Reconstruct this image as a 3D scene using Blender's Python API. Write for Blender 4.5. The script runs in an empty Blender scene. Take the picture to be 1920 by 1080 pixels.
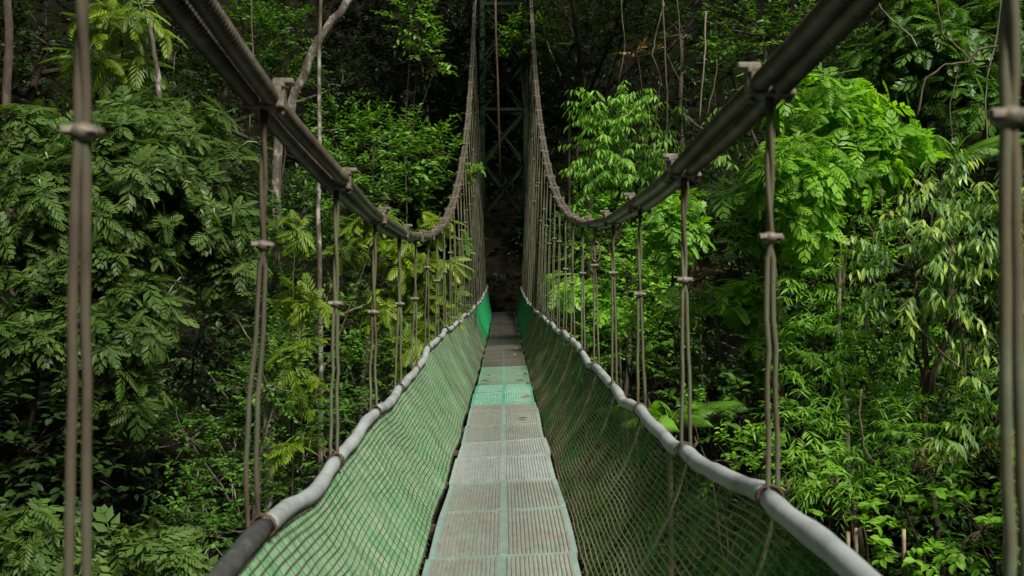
import bpy, math, random
import numpy as np
from mathutils import Vector, noise as mnoise

C = bpy.context.scene.collection
SC = bpy.context.scene
rng = np.random.default_rng(7)
random.seed(7)

# ------------------------------------------------------------------ camera
F = 1867.0                      # focal length in photo pixels (35 mm lens)
AX = 15.0 / F                   # the bridge axis runs a hair left of the view axis
cam_d = bpy.data.cameras.new('camera')
cam_d.lens = 35.0
cam_d.sensor_width = 36.0
cam_d.clip_start = 0.05
cam_d.clip_end = 2000
cam_d.dof.use_dof = True
cam_d.dof.focus_distance = 13.0
cam_d.dof.aperture_fstop = 3.4
cam = bpy.data.objects.new('camera', cam_d)
cam.rotation_euler = (math.radians(90), 0, -math.atan(AX))
C.objects.link(cam)
SC.camera = cam

# ------------------------------------------------------------------ light
SUN_DIR = Vector((0.40, -0.62, 0.85)).normalized()      # towards the sun
w = bpy.data.worlds.new("World")
SC.world = w
w.use_nodes = True
nt = w.node_tree
bg = nt.nodes['Background']
sky = nt.nodes.new('ShaderNodeTexSky')
sky.sky_type = 'NISHITA'
sky.sun_disc = False
sky.sun_elevation = math.asin(SUN_DIR.z)
sky.sun_rotation = math.atan2(SUN_DIR.x, SUN_DIR.y)
sky.air_density = 1.0
sky.dust_density = 4.0
hs = nt.nodes.new('ShaderNodeHueSaturation')
hs.inputs['Saturation'].default_value = 0.12
nt.links.new(sky.outputs[0], hs.inputs['Color'])
nt.links.new(hs.outputs[0], bg.inputs['Color'])
bg.inputs['Strength'].default_value = 0.062
sd = bpy.data.lights.new('sun', 'SUN')
sd.energy = 3.1
sd.angle = math.radians(12)
sd.color = (1.0, 0.95, 0.84)
sun = bpy.data.objects.new('sun', sd)
sun.rotation_euler = SUN_DIR.to_track_quat('Z', 'Y').to_euler()
C.objects.link(sun)
SC.view_settings.view_transform = 'Standard'
SC.view_settings.look = 'None'
SC.view_settings.gamma = 1
SC.view_settings.exposure = 0.75
SC.cycles.max_bounces = 6
SC.cycles.transparent_max_bounces = 12
SC.cycles.diffuse_bounces = 3
SC.cycles.glossy_bounces = 2
SC.cycles.transmission_bounces = 4
SC.cycles.sample_clamp_indirect = 4

# ------------------------------------------------------------------ helpers
def at(px, py, d):
    """point that the photo shows at pixel (px, py), d metres away"""
    return np.array([d * ((px - 960) / F + AX), d, d * (540 - py) / F])

def sst(a, b, x):
    t = np.clip((x - a) / (b - a), 0, 1); return t * t * (3 - 2 * t)

def unit(v):
    v = np.asarray(v, float)
    return v / np.maximum(np.linalg.norm(v, axis=-1, keepdims=True), 1e-9)

def mesh_np(name, V, faces, mats, parent=None, tint=None, smooth=True):
    """V (n,3); faces: list of (m,k) index arrays"""
    me = bpy.data.meshes.new(name)
    V = np.asarray(V, np.float32)
    me.vertices.add(len(V))
    me.vertices.foreach_set('co', V.ravel())
    loops = np.concatenate([f.ravel() for f in faces]).astype(np.int32)
    sizes = np.concatenate([np.full(len(f), f.shape[1]) for f in faces]).astype(np.int32)
    starts = np.concatenate([[0], np.cumsum(sizes)[:-1]]).astype(np.int32)
    me.loops.add(len(loops))
    me.loops.foreach_set('vertex_index', loops)
    me.polygons.add(len(sizes))
    me.polygons.foreach_set('loop_start', starts)
    me.polygons.foreach_set('loop_total', sizes)
    me.polygons.foreach_set('use_smooth', np.full(len(sizes), smooth, dtype=bool))
    if tint is not None:
        a = me.attributes.new('tint', 'FLOAT', 'POINT')
        a.data.foreach_set('value', np.asarray(tint, np.float32))
    me.update(calc_edges=True)
    me.validate()
    me.materials.append(mats)
    o = bpy.data.objects.new(name, me)
    C.objects.link(o)
    if parent is not None:
        o.parent = parent
    return o

class MB:
    """collects tubes, boxes and lathes; build() links them as one mesh"""
    def __init__(s):
        s.V = []; s.Fq = []; s.Ft = []; s.n = 0
    def add(s, V, F):
        V = np.asarray(V, float); F = np.asarray(F)
        (s.Fq if F.shape[1] == 4 else s.Ft).append(F + s.n)
        s.V.append(V); s.n += len(V)
        return s
    def tube(s, pts, r, sides=6, cap=True, lobes=0, amp=0.0, twist=0.0):
        P = np.asarray(pts, float); n = len(P)
        R = np.broadcast_to(np.asarray(r, float), (n,)).copy()
        T = unit(np.gradient(P, axis=0))
        ref = np.array([0, 0, 1.0]) if abs(T[0][2]) < 0.9 else np.array([1.0, 0, 0])
        if np.any(np.abs(T @ ref) > 0.97):
            ref = unit(np.array([0.83, 0.41, 0.37]))
        A = unit(np.cross(T, ref)); B = np.cross(T, A)
        th = np.arange(sides) / sides * 2 * math.pi
        if lobes:
            L = np.concatenate([[0], np.cumsum(np.linalg.norm(np.diff(P, axis=0), axis=1))])
            amp = np.broadcast_to(np.asarray(amp, float), (n,))[:, None]
            rr = R[:, None] * (1 - amp + amp * np.abs(np.cos(lobes / 2 * (th[None] + twist * L[:, None]))) ** 0.7)
        else:
            rr = R[:, None] * np.ones((1, sides))
        V = P[:, None] + rr[..., None] * (np.cos(th)[None, :, None] * A[:, None] + np.sin(th)[None, :, None] * B[:, None])
        i = np.arange(n - 1)[:, None] * sides; j = np.arange(sides)[None]; k = (j + 1) % sides
        Fq = np.stack([i + j, i + k, i + sides + k, i + sides + j], -1).reshape(-1, 4)
        base = s.n
        s.add(V.reshape(-1, 3), Fq)
        if cap:
            for e, row in ((0, 0), (n - 1, (n - 1) * sides)):
                s.V.append(P[e:e + 1]); c = s.n; s.n += 1
                a = base + row + np.arange(sides); b = base + row + (np.arange(sides) + 1) % sides
                s.Ft.append(np.stack([b, a, np.full(sides, c)], -1) if e == 0 else np.stack([a, b, np.full(sides, c)], -1))
        return s
    def box(s, c, size, ax=None, bev=0.0):
        """box with chamfered edges, axes in ax rows"""
        c = np.asarray(c, float); h = np.asarray(size, float) / 2
        ax = np.eye(3) if ax is None else np.asarray(ax, float)
        b = min(bev, 0.45 * h.min()) if bev else 0.0
        if not b:
            V = np.array([[x, y, z] for x in (-1, 1) for y in (-1, 1) for z in (-1, 1)]) * h
            Fq = [[0, 1, 3, 2], [4, 6, 7, 5], [0, 4, 5, 1], [2, 3, 7, 6], [0, 2, 6, 4], [1, 5, 7, 3]]
            return s.add(V @ ax + c, Fq)
        V = []; ix = {}
        for x in (-1, 1):
            for y in (-1, 1):
                for z in (-1, 1):
                    sg = np.array([x, y, z])
                    for k in range(3):
                        p = sg * (h - b); p[k] = sg[k] * h[k]
                        ix[(x, y, z, k)] = len(V); V.append(p)
        Q = []; T = []
        for k in range(3):
            a, d = [i for i in range(3) if i != k]
            for sg in (-1, 1):
                q = []
                for (u, v) in ((-1, -1), (1, -1), (1, 1), (-1, 1)):
                    t = [0, 0, 0]; t[k] = sg; t[a] = u; t[d] = v
                    q.append(ix[(*t, k)])
                Q.append(q)
        for k in range(3):
            a, d = [i for i in range(3) if i != k]
            for u in (-1, 1):
                for v in (-1, 1):
                    t0 = [0, 0, 0]; t0[k] = -1; t0[a] = u; t0[d] = v
                    t1 = list(t0); t1[k] = 1
                    Q.append([ix[(*t0, a)], ix[(*t1, a)], ix[(*t1, d)], ix[(*t0, d)]])
        for x in (-1, 1):
            for y in (-1, 1):
                for z in (-1, 1):
                    T.append([ix[(x, y, z, 0)], ix[(x, y, z, 1)], ix[(x, y, z, 2)]])
        base = s.n
        s.add(np.array(V) @ ax + c, Q)
        s.Ft.append(np.array(T) + base)
        return s
    def ball(s, c, r, seg=8, rings=6):
        c = np.asarray(c, float); r = np.broadcast_to(np.asarray(r, float), (3,))
        ph = np.linspace(0.12, math.pi - 0.12, rings); th = np.arange(seg) / seg * 2 * math.pi
        V = np.stack([np.sin(ph)[:, None] * np.cos(th), np.sin(ph)[:, None] * np.sin(th), np.cos(ph)[:, None] * np.ones(seg)], -1).reshape(-1, 3)
        i = np.arange(rings - 1)[:, None] * seg; j = np.arange(seg)[None]; k = (j + 1) % seg
        Fq = np.stack([i + j, i + seg + j, i + seg + k, i + k], -1).reshape(-1, 4)
        return s.add(V * r + c, Fq)
    def build(s, name, mat, parent=None, smooth=True, off=(0, 0, 0)):
        V = np.concatenate(s.V) - np.asarray(off, float)
        fs = []
        if s.Fq: fs.append(np.concatenate(s.Fq))
        if s.Ft: fs.append(np.concatenate(s.Ft))
        return mesh_np(name, V, fs, mat, parent, smooth=smooth)

def tag(o, label=None, cat=None, group=None, kind=None):
    if label: o['label'] = label
    if cat: o['category'] = cat
    if group: o['group'] = group
    if kind: o['kind'] = kind
    return o

def thing(name, loc, label, cat, group=None):
    o = bpy.data.objects.new(name, None)
    o.empty_display_size = 0.2
    o.location = loc
    C.objects.link(o)
    return tag(o, label, cat, group)

# ------------------------------------------------------------------ materials
def nmat(name):
    m = bpy.data.materials.new(name); m.use_nodes = True
    t = m.node_tree; t.nodes.clear()
    out = t.nodes.new('ShaderNodeOutputMaterial')
    p = t.nodes.new('ShaderNodeBsdfPrincipled')
    t.links.new(p.outputs[0], out.inputs[0])
    return m, t, p, out

def ramp(t, fac, stops):
    r = t.nodes.new('ShaderNodeValToRGB')
    e = r.color_ramp.elements
    while len(e) < len(stops): e.new(0.5)
    for el, (pos, col) in zip(e, stops):
        el.position = pos; el.color = (*col, 1)
    t.links.new(fac, r.inputs[0])
    return r.outputs[0]

def noise_tex(t, scale, detail=4, rough=0.6, vec=None, dist=0.0):
    n = t.nodes.new('ShaderNodeTexNoise')
    n.inputs['Scale'].default_value = scale; n.inputs['Detail'].default_value = detail
    n.inputs['Roughness'].default_value = rough; n.inputs['Distortion'].default_value = dist
    if vec is not None: t.links.new(vec, n.inputs['Vector'])
    return n.outputs['Fac']

def mapped(t, scale, src='Object'):
    c = t.nodes.new('ShaderNodeTexCoord'); m = t.nodes.new('ShaderNodeMapping')
    m.inputs['Scale'].default_value = scale
    t.links.new(c.outputs[src], m.inputs['Vector'])
    return m.outputs[0]

def bump(t, p, h, strength, dist=0.01):
    b = t.nodes.new('ShaderNodeBump')
    b.inputs['Strength'].default_value = strength; b.inputs['Distance'].default_value = dist
    t.links.new(h, b.inputs['Height']); t.links.new(b.outputs[0], p.inputs['Normal'])

def mottled(name, stops, scale, rough=0.8, metal=0.0, stretch=(1, 1, 1), bs=0.4, bd=0.005, bscale=None):
    m, t, p, out = nmat(name)
    v = mapped(t, stretch)
    f = noise_tex(t, scale, 6, 0.65, v)
    t.links.new(ramp(t, f, stops), p.inputs['Base Color'])
    p.inputs['Roughness'].default_value = rough; p.inputs['Metallic'].default_value = metal
    if bs: bump(t, p, noise_tex(t, bscale or scale * 3, 4, 0.6, v), bs, bd)
    return m

def leaf_mat(name, dark, mid, light, rough=0.45, trans=0.28, spec=0.35):
    m, t, p, out = nmat(name)
    a = t.nodes.new('ShaderNodeAttribute'); a.attribute_name = 'tint'
    col = ramp(t, a.outputs['Fac'], [(0.0, dark), (0.45, mid), (1.0, light)])
    t.links.new(col, p.inputs['Base Color'])
    p.inputs['Roughness'].default_value = rough
    p.inputs['Specular IOR Level'].default_value = spec
    tr = t.nodes.new('ShaderNodeBsdfTranslucent')
    mx = t.nodes.new('ShaderNodeMix'); mx.data_type = 'RGBA'; mx.blend_type = 'MULTIPLY'
    mx.inputs[0].default_value = 1.0
    t.links.new(col, mx.inputs['A']); mx.inputs['B'].default_value = (1.7, 1.9, 0.6, 1)
    t.links.new(mx.outputs['Result'], tr.inputs[0])
    ms = t.nodes.new('ShaderNodeMixShader'); ms.inputs[0].default_value = trans
    t.links.new(p.outputs[0], ms.inputs[1]); t.links.new(tr.outputs[0], ms.inputs[2])
    t.links.new(ms.outputs[0], out.inputs[0])
    return m

LM = {
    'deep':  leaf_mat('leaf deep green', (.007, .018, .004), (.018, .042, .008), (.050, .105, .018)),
    'shade': leaf_mat('leaf green with painted shade', (.005, .012, .003), (.011, .026, .005), (.032, .066, .012), spec=.3),  # forest shade painted in: leaf green lowered for the dark background trees
    'mid':   leaf_mat('leaf mid green', (.022, .056, .008), (.062, .150, .018), (.150, .300, .036)),
    'fern':  leaf_mat('leaf dull green', (.026, .054, .011), (.068, .128, .024), (.125, .195, .045), spec=.2),
    'lime':  leaf_mat('leaf lime green', (.060, .140, .012), (.155, .340, .024), (.290, .510, .050), trans=0.38),
    'yellow': leaf_mat('leaf yellow green', (.055, .100, .007), (.135, .225, .012), (.270, .350, .022), trans=0.35),
    'droop': leaf_mat('leaf grey green with yellow tips', (.060, .135, .030), (.165, .310, .080), (.380, .470, .070), rough=0.36, trans=0.33),
    'bamboo': leaf_mat('leaf feathery green', (.060, .150, .014), (.150, .330, .032), (.260, .480, .070), trans=0.36),
    'brown': leaf_mat('dry leaf', (.06, .030, .012), (.14, .075, .030), (.25, .15, .06), rough=0.7, trans=0.1),
}
M_soil = mottled('forest soil', [(.3, (.004, .004, .0022)), (.55, (.008, .0075, .0042)), (.75, (.014, .011, .0065))], 1.6, 0.95, bs=0.8, bd=0.08)
M_soil.node_tree.nodes['Principled BSDF'].inputs['Specular IOR Level'].default_value = 0.05
M_bark = mottled('bark', [(.3, (.020, .014, .009)), (.55, (.060, .043, .028)), (.72, (.14, .115, .085))], 6, 0.9, stretch=(1, 1, .35), bs=0.7, bd=0.02)
M_lichen = mottled('lichen bark', [(.36, (.050, .034, .022)), (.52, (.105, .092, .068)), (.60, (.30, .28, .24)), (.75, (.45, .43, .39))], 5.5, 0.9, stretch=(1, 1, .6), bs=0.6, bd=0.02)
M_liana = mottled('liana bark', [(.3, (.040, .032, .020)), (.55, (.105, .085, .055)), (.75, (.22, .19, .14))], 8, 0.9, stretch=(1, 1, .4), bs=0.5)
M_palebark = mottled('pale bark', [(.3, (.10, .08, .06)), (.55, (.22, .19, .15)), (.75, (.40, .37, .32))], 7, 0.9, stretch=(1, 1, .4), bs=0.5)
M_rope = mottled('weathered wire rope', [(.3, (.055, .047, .034)), (.5, (.125, .108, .080)), (.66, (.20, .180, .145)), (.8, (.30, .28, .24))], 7, 0.48, 0.45, stretch=(1, .6, 1), bs=0.25, bd=0.004)
M_clamp = mottled('rusted clamp steel', [(.3, (.075, .058, .038)), (.5, (.15, .128, .094)), (.7, (.27, .25, .20))], 22, 0.7, 0.2, bs=0.3)
M_hang = mottled('hanger rope', [(.32, (.062, .046, .026)), (.46, (.115, .098, .056)), (.54, (.100, .115, .064)), (.72, (.19, .20, .135))], 2.2, 0.8, 0.1, stretch=(1, 1, .8), bs=0.35, bd=0.003, bscale=90)
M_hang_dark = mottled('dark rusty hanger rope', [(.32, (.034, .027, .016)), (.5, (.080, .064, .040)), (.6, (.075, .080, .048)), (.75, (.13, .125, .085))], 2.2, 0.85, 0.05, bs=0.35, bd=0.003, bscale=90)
M_ferr = mottled('ferrule steel', [(.3, (.08, .068, .048)), (.7, (.20, .18, .14))], 30, 0.6, 0.3, bs=0.2)
M_tie = mottled('rusty tie wire', [(.3, (.05, .028, .016)), (.7, (.15, .085, .05))], 30, 0.85, 0.1)
M_foam = mottled('weathered grey hose', [(.28, (.13, .15, .145)), (.42, (.235, .26, .255)), (.55, (.29, .32, .315)), (.75, (.35, .38, .375))], 4, 0.7, bs=0.3, bd=0.006, bscale=18)
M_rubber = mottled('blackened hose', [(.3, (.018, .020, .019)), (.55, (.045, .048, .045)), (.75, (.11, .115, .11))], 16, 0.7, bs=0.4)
M_steel = mottled('dark green steel', [(.3, (.006, .012, .006)), (.55, (.011, .024, .010)), (.75, (.024, .040, .018))], 3, 0.7, 0.0, bs=0.2)
M_beam = mottled('rusty beam', [(.3, (.04, .025, .015)), (.7, (.12, .08, .05))], 9, 0.85, 0.1)
M_hemp = mottled('hanging rope', [(.3, (.07, .04, .022)), (.7, (.16, .10, .06))], 6, 0.9)
M_wire_pale = mottled('mossy netting wire', [(.36, (.040, .115, .020)), (.46, (.085, .14, .040)), (.53, (.20, .17, .09)), (.72, (.34, .31, .20))], 2.6, 0.75, 0.0, stretch=(1, .35, 1), bs=0)
M_wire_net = mottled('rusty netting wire', [(.3, (.045, .038, .022)), (.5, (.09, .075, .045)), (.7, (.20, .18, .12))], 2.2, 0.75, 0.1, bs=0)
M_stump = mottled('cut wood', [(.3, (.20, .14, .08)), (.7, (.42, .33, .22))], 20, 0.9)

def cloth_mat(name, stops, amin, amax, holes, lo=.42, hi=.60):
    m, t, p, out = nmat(name)
    v = mapped(t, (1, 1, 1))
    streak = noise_tex(t, 1.0, 5, 0.7, mapped(t, (6, 9, 0.9)))
    t.links.new(ramp(t, streak, stops), p.inputs['Base Color'])
    p.inputs['Roughness'].default_value = 0.75
    tr = t.nodes.new('ShaderNodeBsdfTranslucent')
    mxc = t.nodes.new('ShaderNodeMix'); mxc.data_type = 'RGBA'; mxc.blend_type = 'MULTIPLY'; mxc.inputs[0].default_value = 1
    cr = [n for n in t.nodes if n.type == 'VALTORGB'][0]
    t.links.new(cr.outputs[0], mxc.inputs['A']); mxc.inputs['B'].default_value = (.9, 1.1, .8, 1)
    t.links.new(mxc.outputs['Result'], tr.inputs[0])
    ms = t.nodes.new('ShaderNodeMixShader'); ms.inputs[0].default_value = 0.22
    t.links.new(p.outputs[0], ms.inputs[1]); t.links.new(tr.outputs[0], ms.inputs[2])
    # worn weave: open patches between the threads
    a = noise_tex(t, 1.0, 6, 0.75, mapped(t, (holes, holes * 1.6, holes * 0.35)))
    mr = t.nodes.new('ShaderNodeMapRange')
    mr.inputs['From Min'].default_value = lo; mr.inputs['From Max'].default_value = hi
    mr.inputs['To Min'].default_value = amin; mr.inputs['To Max'].default_value = amax
    t.links.new(a, mr.inputs['Value'])
    tp = t.nodes.new('ShaderNodeBsdfTransparent')
    m2 = t.nodes.new('ShaderNodeMixShader')
    t.links.new(mr.outputs[0], m2.inputs[0]); t.links.new(tp.outputs[0], m2.inputs[1]); t.links.new(ms.outputs[0], m2.inputs[2])
    t.links.new(m2.outputs[0], out.inputs[0])
    return m
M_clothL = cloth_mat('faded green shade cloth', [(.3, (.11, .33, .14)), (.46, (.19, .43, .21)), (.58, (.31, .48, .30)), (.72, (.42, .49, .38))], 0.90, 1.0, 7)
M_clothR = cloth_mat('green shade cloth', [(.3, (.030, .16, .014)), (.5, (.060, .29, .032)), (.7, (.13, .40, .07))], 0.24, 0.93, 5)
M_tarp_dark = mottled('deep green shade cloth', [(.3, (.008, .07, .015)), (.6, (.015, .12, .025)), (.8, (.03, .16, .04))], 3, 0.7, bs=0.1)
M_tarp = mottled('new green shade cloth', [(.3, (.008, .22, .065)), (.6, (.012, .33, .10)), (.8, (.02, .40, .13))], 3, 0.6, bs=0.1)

def deck_mat(name, worn, paint, cover):
    m, t, p, out = nmat(name)
    v = mapped(t, (2.2, 1.0, 1.0))
    f1 = noise_tex(t, 3.2, 7, 0.7, mapped(t, (1.0, 2.6, 1)), 0.4)
    f2 = noise_tex(t, 60, 3, 0.6, v)
    ad = t.nodes.new('ShaderNodeMath'); ad.operation = 'MULTIPLY_ADD'
    ad.inputs[1].default_value = 0.22
    t.links.new(f2, ad.inputs[0]); t.links.new(f1, ad.inputs[2])
    # worn crests: ribs stand up to height z, paint survives in the grooves and along the flat strips
    a = t.nodes.new('ShaderNodeAttribute'); a.attribute_name = 'tint'
    ad2 = t.nodes.new('ShaderNodeMath'); ad2.operation = 'MULTIPLY_ADD'; ad2.inputs[1].default_value = 0.34
    t.links.new(a.outputs['Fac'], ad2.inputs[0]); t.links.new(ad.outputs[0], ad2.inputs[2])
    k = t.nodes.new('ShaderNodeMapRange')
    k.inputs['From Min'].default_value = cover - 0.06; k.inputs['From Max'].default_value = cover + 0.12
    t.links.new(ad2.outputs[0], k.inputs['Value'])
    wn = ramp(t, noise_tex(t, 9, 5, 0.7, v), [(.3, tuple(c * .62 for c in worn)), (.55, worn), (.75, tuple(c * 1.25 for c in worn))])
    pn = ramp(t, noise_tex(t, 7, 5, 0.7, v), [(.3, tuple(c * .72 for c in paint)), (.6, paint), (.8, tuple(min(1, c * 1.25) for c in paint))])
    mx = t.nodes.new('ShaderNodeMix'); mx.data_type = 'RGBA'
    t.links.new(k.outputs[0], mx.inputs[0]); t.links.new(wn, mx.inputs['A']); t.links.new(pn, mx.inputs['B'])
    t.links.new(mx.outputs['Result'], p.inputs['Base Color'])
    p.inputs['Roughness'].default_value = 0.6
    bump(t, p, f2, 0.35, 0.003)
    return m
TAN = (.295, .258, .208); TEAL = (.24, .335, .29); EMER = (.09, .38, .23)
M_deck = deck_mat('worn deck grating', TAN, TEAL, 0.74)
M_deck_pale = deck_mat('pale deck grating', (.36, .36, .33), (.31, .38, .34), 0.74)
M_deck_green = deck_mat('green painted deck grating', (.40, .53, .46), EMER, 0.70)
M_deck_moss = deck_mat('faded green deck grating', (.24, .27, .20), (.13, .33, .20), 0.74)
M_deck_shade = deck_mat('deck grating with painted shade', (.115, .092, .070), (.085, .115, .095), 0.80)  # canopy shade painted into the colour of the far panels

M_deck_deep_shade = deck_mat('deck grating with deep painted shade', (.045, .036, .026), (.035, .045, .036), 0.80)  # deeper canopy shade painted into the panels nearest the tower

# ------------------------------------------------------------------ terrain
def ground_z(x, y):
    x = np.asarray(x, float); y = np.asarray(y, float)
    u = np.abs(x)
    side = np.maximum(0, u - 2.6)
    side = np.where(side < 22, 1.35 * side, 29.7 + 0.45 * (side - 22))
    fl = -9 + 7.6 * sst(20, 41, y) + np.maximum(0, y - 45) * 0.95 * (y < 75) + (y >= 75) * (28.5 + (y - 75) * .35)
    back = np.maximum(0, -y - 22); back = np.where(back < 30, 0.9 * back, 27 + .35 * (back - 30))
    k = 1 - 0.55 * sst(30, 42, y)
    z = fl + side * k + back
    bumpy = 0.45 * np.sin(x * .9 + 1.3 * np.sin(y * .31)) * np.sin(y * .7 + .5 * np.sin(x * .5)) + 0.2 * np.sin(x * 2.1 + y * 1.7)
    return z + bumpy * np.clip((u - 1.5) / 3, 0, 1)
gx = np.sinh(np.linspace(-5.2, 5.2, 221)) * 4.4
gy = 18 + np.sinh(np.linspace(-5.2, 5.2, 221)) * 4.4
X, Y = np.meshgrid(gx, gy, indexing='ij')
V = np.stack([X, Y, ground_z(X, Y)], -1).reshape(-1, 3)
ny = len(gy)
i = np.arange(len(gx) - 1)[:, None] * ny; j = np.arange(ny - 1)[None]
Fq = np.stack([i + j, i + ny + j, i + ny + j + 1, i + j + 1], -1).reshape(-1, 4)
tag(mesh_np('ground', V, [Fq], M_soil), kind='structure')

# ------------------------------------------------------------------ bridge
SP = 1.69                                   # spacing of the hangers
D0, D1 = -4.5, 42.0
TOWER_Y = 42.4
def deck_z(d):
    return -1.63 + 0.00058 * (d - 11.0) ** 2 + 0.018 * math.sin(d * 2.1) + 0.012 * math.sin(d * 0.9 + 1)
def cable_x(side, d):
    k = np.clip((d - 14) / 28, 0, 1.1)
    return side * (0.945 + ((0.19 if side > 0 else 0.28) * k ** 1.5))
def cable_z(side, d):
    z0, dm = (0.585, 7.4) if side > 0 else (0.50, 8.6)
    kk = (0.0098 if side > 0 else 0.0107) if d > dm else (0.0095 if side > 0 else 0.0115)
    return z0 + kk * (d - dm) ** 2
def rail_x(side, d):
    k = np.clip((d - 12) / 30, 0, 1)
    return side * (0.945 - 0.27 * k ** 1.2)
phase = {1: 0.188, -1: 0.562}               # first hanger ahead of the camera sits at this many spacings + 1
def hanger_d(side, n):
    return (1774 * 1.04e-3 if side > 0 else 1774 * 1.262e-3) + SP * n
def rail_z(side, d):
    base = deck_z(d) + (0.955 if side > 0 else 0.935 - 0.24 * (1 - float(sst(7.5, 15.5, np.array(d)))))
    if side > 0: base -= 0.15 * float(sst(1.5, 6, np.array(d))) * (1 - float(sst(7.5, 14, np.array(d)))) + 0.05
    else: base -= 0.04 * (1 - float(sst(5, 9, np.array(d))))
    near = -0.05 * max(0, (4 - d)) * (1 if side < 0 else 0.5) * 0.4
    fr = ((d - hanger_d(side, 0)) / SP) % 1.0
    sag = -0.015 * math.sin(math.pi * fr)
    rise = 0.30 * max(0, (d - 30) / 12) ** 2
    return base + near + sag + rise + 0.005 * math.sin(d * 3.7 + side) + 0.012 * math.sin(1.3 * d + 2 * side)

bridge = thing('suspension_footbridge', (0, 0, 0), 'narrow rope suspension footbridge with green netting sides and ribbed deck leading into forest', 'bridge')

# main cables: two twisted ropes on each side
ds = np.concatenate([np.arange(D0, 1.6, 0.05), np.arange(1.6, 5.5, 0.005), np.arange(5.5, 12, 0.04), np.arange(12.0, 42.5, 0.14)])
for side in (1, -1):
    for off in (-0.038, 0.038):
        P = np.array([[cable_x(side, d) + off + 0.004 * math.sin(d * 1.9 + off * 90), d, cable_z(side, d) - 0.35 * abs(off) * (off * side > 0) + 0.006 * math.sin(d * 2.3 + off * 50)] for d in ds])
        P = np.concatenate([P, P[-1:] + [[0, .3, .02], [0, .7, -.12], [0, 18, -9.5]]])
        o = MB().tube(P, 0.037, 32, True, 6, np.where((P[:, 1] > 1.6) & (P[:, 1] < 5.5), 0.36, 0.0), 37).build('main_cable', M_rope, bridge)
        o['label'] = ('dark weathered' if side < 0 else 'brown weathered') + ' twisted wire rope'

# clamps, hangers, ferrules
def clamp(side, d):
    c = np.array([cable_x(side, d), d, cable_z(side, d)])
    sl = (cable_z(side, d + .05) - cable_z(side, d - .05)) / .1
    t = unit([0, 1, sl]); x = np.array([1.0, 0, 0]); n = np.cross(x, t)
    ax = np.stack([x, t, n])
    m = MB()
    for s in (1, -1):
        m.box(c + n * s * 0.040, (0.172, 0.080, 0.020), ax, 0.005)
    m.box(c + x * 0.078, (0.012, 0.05, 0.060), ax, 0.003)
    m.box(c - x * 0.078, (0.012, 0.05, 0.060), ax, 0.003)
    m.box(c + n * 0.062 - x * side * 0.075, (0.085, 0.040, 0.024), ax, 0.006)
    for s in (1, -1):
        m.box(c + t * s * 0.034, (0.150, 0.012, 0.092), ax, 0.004)
    o = m.build('cable_clamp', M_clamp, bridge, smooth=False)
    for s in (1, -1):
        b = MB()
        p = c + x * 0.066 * s
        b.tube([p - n * .066, p + n * .075], 0.0085, 8)
        b.tube([p + n * .056, p + n * .068], 0.016, 6)
        b.tube([p - n * .068, p - n * .056], 0.016, 6)
        b.build('bolt', M_ferr, o, smooth=False)
    return c

ferr_frac = {(1, 0): .33, (1, 1): .35, (1, 2): .375, (1, 3): .42, (1, 4): .30, (1, 5): .27, (-1, 0): .30, (-1, 1): .325, (-1, 2): .42, (-1, 3): .47}
for side in (1, -1):
    for n in range(-3, 23):
        d = hanger_d(side, n)
        if d > 41.3: continue
        c = clamp(side, d)
        rx = rail_x(side, d) + side * 0.012
        rz = rail_z(side, d)
        dz = deck_z(d)
        top = c + np.array([0, 0, -0.05]); mid = np.array([rx, d, rz])
        end = np.array([side * 0.56, d, dz - 0.05])
        fr = ferr_frac.get((side, n), rng.uniform(.25, .55))
        fp = top + (mid - top) * fr + np.array([rng.normal(0, .006), rng.normal(0, .006), 0])
        wob = rng.normal(0, .004, (6, 2)) if n != 1 or side > 0 else np.array([[.01, 0], [.0, 0], [-.008, 0], [-.018, 0], [-.028, 0], [-.03, 0]])
        far = d > 16
        m = MB()
        rr = 0.0105 if n > 0 else 0.0125
        lean = -0.03 if (side < 0 and n == 1) else 0
        spread = rng.uniform(.007, .018)
        for s in (-1, 1):
            P = []
            ts = np.linspace(0, 1, 7)
            for q, tq in enumerate(ts):                    # clamp down to the ferrule: strands side by side
                p = top + (fp - top) * tq
                g = 0.0085
                ang = tq * 5 + d
                P.append(p + np.array([math.cos(ang) * g * s, math.sin(ang) * g * s, 0]))
            for q, tq in enumerate(np.linspace(0.08, 1, 9)):  # ferrule down to the hand rail: strands part
                p = fp + (mid - fp) * tq
                g = 0.010 + spread * tq
                ww = wob[min(5, int(tq * 5.99))] * math.sin(tq * math.pi)
                P.append(p + np.array([g * s + ww[0] + lean * tq, ww[1] + .2 * g * s, 0]))
            for tq in (0.12, 0.25, 0.4, 0.6, 0.8, 1.0):
                p = mid + (end - mid) * tq
                P.append(p + np.array([side * (0.012 * (1 - tq) + .065 * math.sin(math.pi * tq)), s * .015, 0]))
            m.tube(P, rr, 6 if far else 8, True, 0 if far else 5, .22, 60)
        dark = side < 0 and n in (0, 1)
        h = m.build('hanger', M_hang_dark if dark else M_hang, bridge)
        if dark: h['label'] = 'dark rusty brown hanger'
        f = MB()
        f.ball(fp, (0.030, 0.030, 0.024), 10, 7)
        f.box(fp + np.array([0, -.012, .004]), (0.088, 0.022, 0.022), None, .006)
        f.tube([fp + np.array([.034, -.02, 0]), fp + np.array([.034, .02, 0])], .013, 6)
        f.build('ferrule', M_ferr, h)
        if side > 0 and n == 5:                                # the thimble loop that shows on this hanger
            th = np.linspace(0, 2 * math.pi, 17)
            cpt = top + (mid - top) * .17
            MB().tube(np.stack([cpt[0] + .045 * np.sin(th), cpt[1] + 0 * th - .02, cpt[2] + .105 * np.cos(th)], -1), .0085, 6, False).build('thimble', M_ferr, h)

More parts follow.
